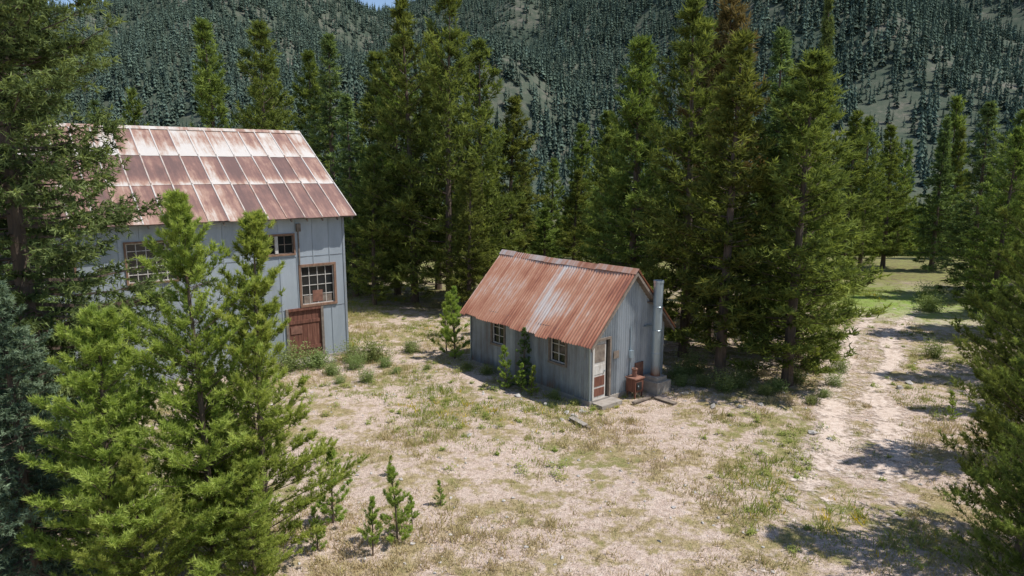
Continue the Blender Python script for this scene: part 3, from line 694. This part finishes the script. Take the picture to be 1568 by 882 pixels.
# ---------------------------------------------------------------- forests (instanced)
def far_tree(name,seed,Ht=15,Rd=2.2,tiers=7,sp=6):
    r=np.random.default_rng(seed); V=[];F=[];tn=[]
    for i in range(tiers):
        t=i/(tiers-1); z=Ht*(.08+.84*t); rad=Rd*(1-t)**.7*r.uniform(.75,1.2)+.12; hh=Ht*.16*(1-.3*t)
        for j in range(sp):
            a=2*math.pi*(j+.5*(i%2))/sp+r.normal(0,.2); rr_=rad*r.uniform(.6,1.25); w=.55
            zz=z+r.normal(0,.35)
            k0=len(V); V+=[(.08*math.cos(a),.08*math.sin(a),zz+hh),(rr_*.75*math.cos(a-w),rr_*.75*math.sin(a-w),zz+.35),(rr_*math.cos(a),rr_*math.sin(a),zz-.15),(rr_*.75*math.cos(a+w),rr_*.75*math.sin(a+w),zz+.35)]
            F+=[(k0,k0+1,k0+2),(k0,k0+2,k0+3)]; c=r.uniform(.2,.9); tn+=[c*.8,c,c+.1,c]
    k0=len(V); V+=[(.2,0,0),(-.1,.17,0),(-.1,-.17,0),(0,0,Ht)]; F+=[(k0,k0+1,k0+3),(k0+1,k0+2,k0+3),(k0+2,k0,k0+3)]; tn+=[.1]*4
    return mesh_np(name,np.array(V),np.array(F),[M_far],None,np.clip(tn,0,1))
def instancer(name,pts,scl,rot,src):
    me=bpy.data.meshes.new(name); me.vertices.add(len(pts)); me.vertices.foreach_set('co',np.asarray(pts,np.float32).ravel())
    a=me.attributes.new('scl','FLOAT','POINT'); a.data.foreach_set('value',np.asarray(scl,np.float32))
    a=me.attributes.new('rot','FLOAT_VECTOR','POINT'); rv=np.zeros((len(pts),3),np.float32); rv[:,2]=rot; a.data.foreach_set('vector',rv.ravel())
    o=obj(name,me)
    ng_=bpy.data.node_groups.new(name,'GeometryNodeTree')
    ng_.interface.new_socket('Geometry',in_out='INPUT',socket_type='NodeSocketGeometry'); ng_.interface.new_socket('Geometry',in_out='OUTPUT',socket_type='NodeSocketGeometry')
    gi=ng_.nodes.new('NodeGroupInput'); go=ng_.nodes.new('NodeGroupOutput')
    ip=ng_.nodes.new('GeometryNodeInstanceOnPoints'); oi=ng_.nodes.new('GeometryNodeObjectInfo'); oi.inputs['Object'].default_value=src; oi.inputs['As Instance'].default_value=True
    a1=ng_.nodes.new('GeometryNodeInputNamedAttribute'); a1.data_type='FLOAT'; a1.inputs['Name'].default_value='scl'
    a2=ng_.nodes.new('GeometryNodeInputNamedAttribute'); a2.data_type='FLOAT_VECTOR'; a2.inputs['Name'].default_value='rot'
    L=ng_.links.new; L(gi.outputs[0],ip.inputs['Points']); L(oi.outputs['Geometry'],ip.inputs['Instance'])
    L(a2.outputs['Attribute'],ip.inputs['Rotation']); L(a1.outputs['Attribute'],ip.inputs['Scale']); L(ip.outputs[0],go.inputs[0])
    md=o.modifiers.new('forest','NODES'); md.node_group=ng_
    return o
r=np.random.default_rng(8)
n=72000
fy=215+790*r.uniform(0,1,n)**.72; fx=r.uniform(-1,1,n)*(fy*.88+40)
dn=.4*vnoise(fx,fy,95,5)+.3*vnoise(fx,fy,30,6)+.3*vnoise(fx,fy,9,7)
kp=(dn+r.normal(0,.10,n))>.37
for (cx_,cy_,rx,ry) in((5,790,24,50),(430,640,45,20),(-330,840,50,40),(330,820,40,30),(-60,700,20,25),(-500,900,60,30),(200,560,20,20),(-200,620,16,30)):
    kp&=~((((fx-cx_)/rx)**2+((fy-cy_)/ry)**2+r.normal(0,1.0,n))<.35)
fx,fy=fx[kp],fy[kp]; fz=ground_h(fx,fy)-.5
sc=(.38+.72*r.uniform(size=len(fx))**1.5)*(.8+.35*vnoise(fx,fy,60,15)); ro=r.uniform(0,6.28,len(fx)); grp=r.integers(0,3,len(fx))
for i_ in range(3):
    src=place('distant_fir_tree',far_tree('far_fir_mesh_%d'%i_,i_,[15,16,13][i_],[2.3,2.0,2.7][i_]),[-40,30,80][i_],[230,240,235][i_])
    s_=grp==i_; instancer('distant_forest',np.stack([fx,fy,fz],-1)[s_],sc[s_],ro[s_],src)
FP=[conifer('fill_pine_mesh_%d'%i,120+i,15,rd,110,10,3,4,.5,.13,mt,st,.06,bend=.2,up=.3,dead=0) for i,(rd,mt,st) in enumerate([(2.6,M_pine,'pine'),(2.1,M_pine,'pine'),(2.3,M_spruce,'spruce')])]
n=1200
mx_=r.uniform(-1,1,n)*170; my=50+165*r.uniform(size=n)**.8
kp=(np.abs(mx_)<my*.85+20)&(my+r.normal(0,2,n)>54)&(road_dist(mx_,my)>3)
mx_,my=mx_[kp],my[kp]; mz=ground_h(mx_,my)-.1
msc=r.uniform(.5,.85,len(mx_))+.12*sstep(110,180,my)
cent=np.abs(mx_/my-.07)<.07; msc=np.where(cent&(my<110),msc*.8,msc)
gp=r.integers(0,3,len(mx_))
for i_,me in enumerate(FP):
    s_=gp==i_
    lt=place('lodgepole_pine' if i_<2 else 'spruce_tree',me,[-30,38,-36][i_],[56,60,60][i_],scale=.9)
    instancer('background_forest',np.stack([mx_,my,mz],-1)[s_],msc[s_],r.uniform(0,6.28,s_.sum()),lt)
# ---------------------------------------------------------------- light, world, camera
el=math.radians(60); az=math.atan2(.99,-.10)
S=Vector((math.sin(az)*math.cos(el),math.cos(az)*math.cos(el),math.sin(el)))
sun=bpy.data.lights.new('sun','SUN'); sun.energy=5.0; sun.angle=math.radians(.5); sun.color=(1,.96,.91)
so=bpy.data.objects.new('sun',sun); COL.objects.link(so); so.rotation_euler=(-S).to_track_quat('-Z','Y').to_euler(); so.location=(30,10,40)
w=bpy.data.worlds.new('World'); scene.world=w; w.use_nodes=True; nt=w.node_tree
bg=nt.nodes['Background']; sky=nt.nodes.new('ShaderNodeTexSky'); sky.sky_type='NISHITA'; sky.sun_disc=False
sky.sun_elevation=el; sky.sun_rotation=az; sky.altitude=1200
nt.links.new(sky.outputs[0],bg.inputs[0]); bg.inputs[1].default_value=.15
cam=bpy.data.cameras.new('camera'); cam.lens=24; cam.sensor_width=36; cam.clip_end=6000; cam.clip_start=.1
co=bpy.data.objects.new('camera',cam); COL.objects.link(co); co.location=(0,0,H); co.rotation_euler=(math.radians(80),0,0)
scene.camera=co
scene.view_settings.view_transform='Standard'; scene.view_settings.look='None'; scene.view_settings.exposure=0
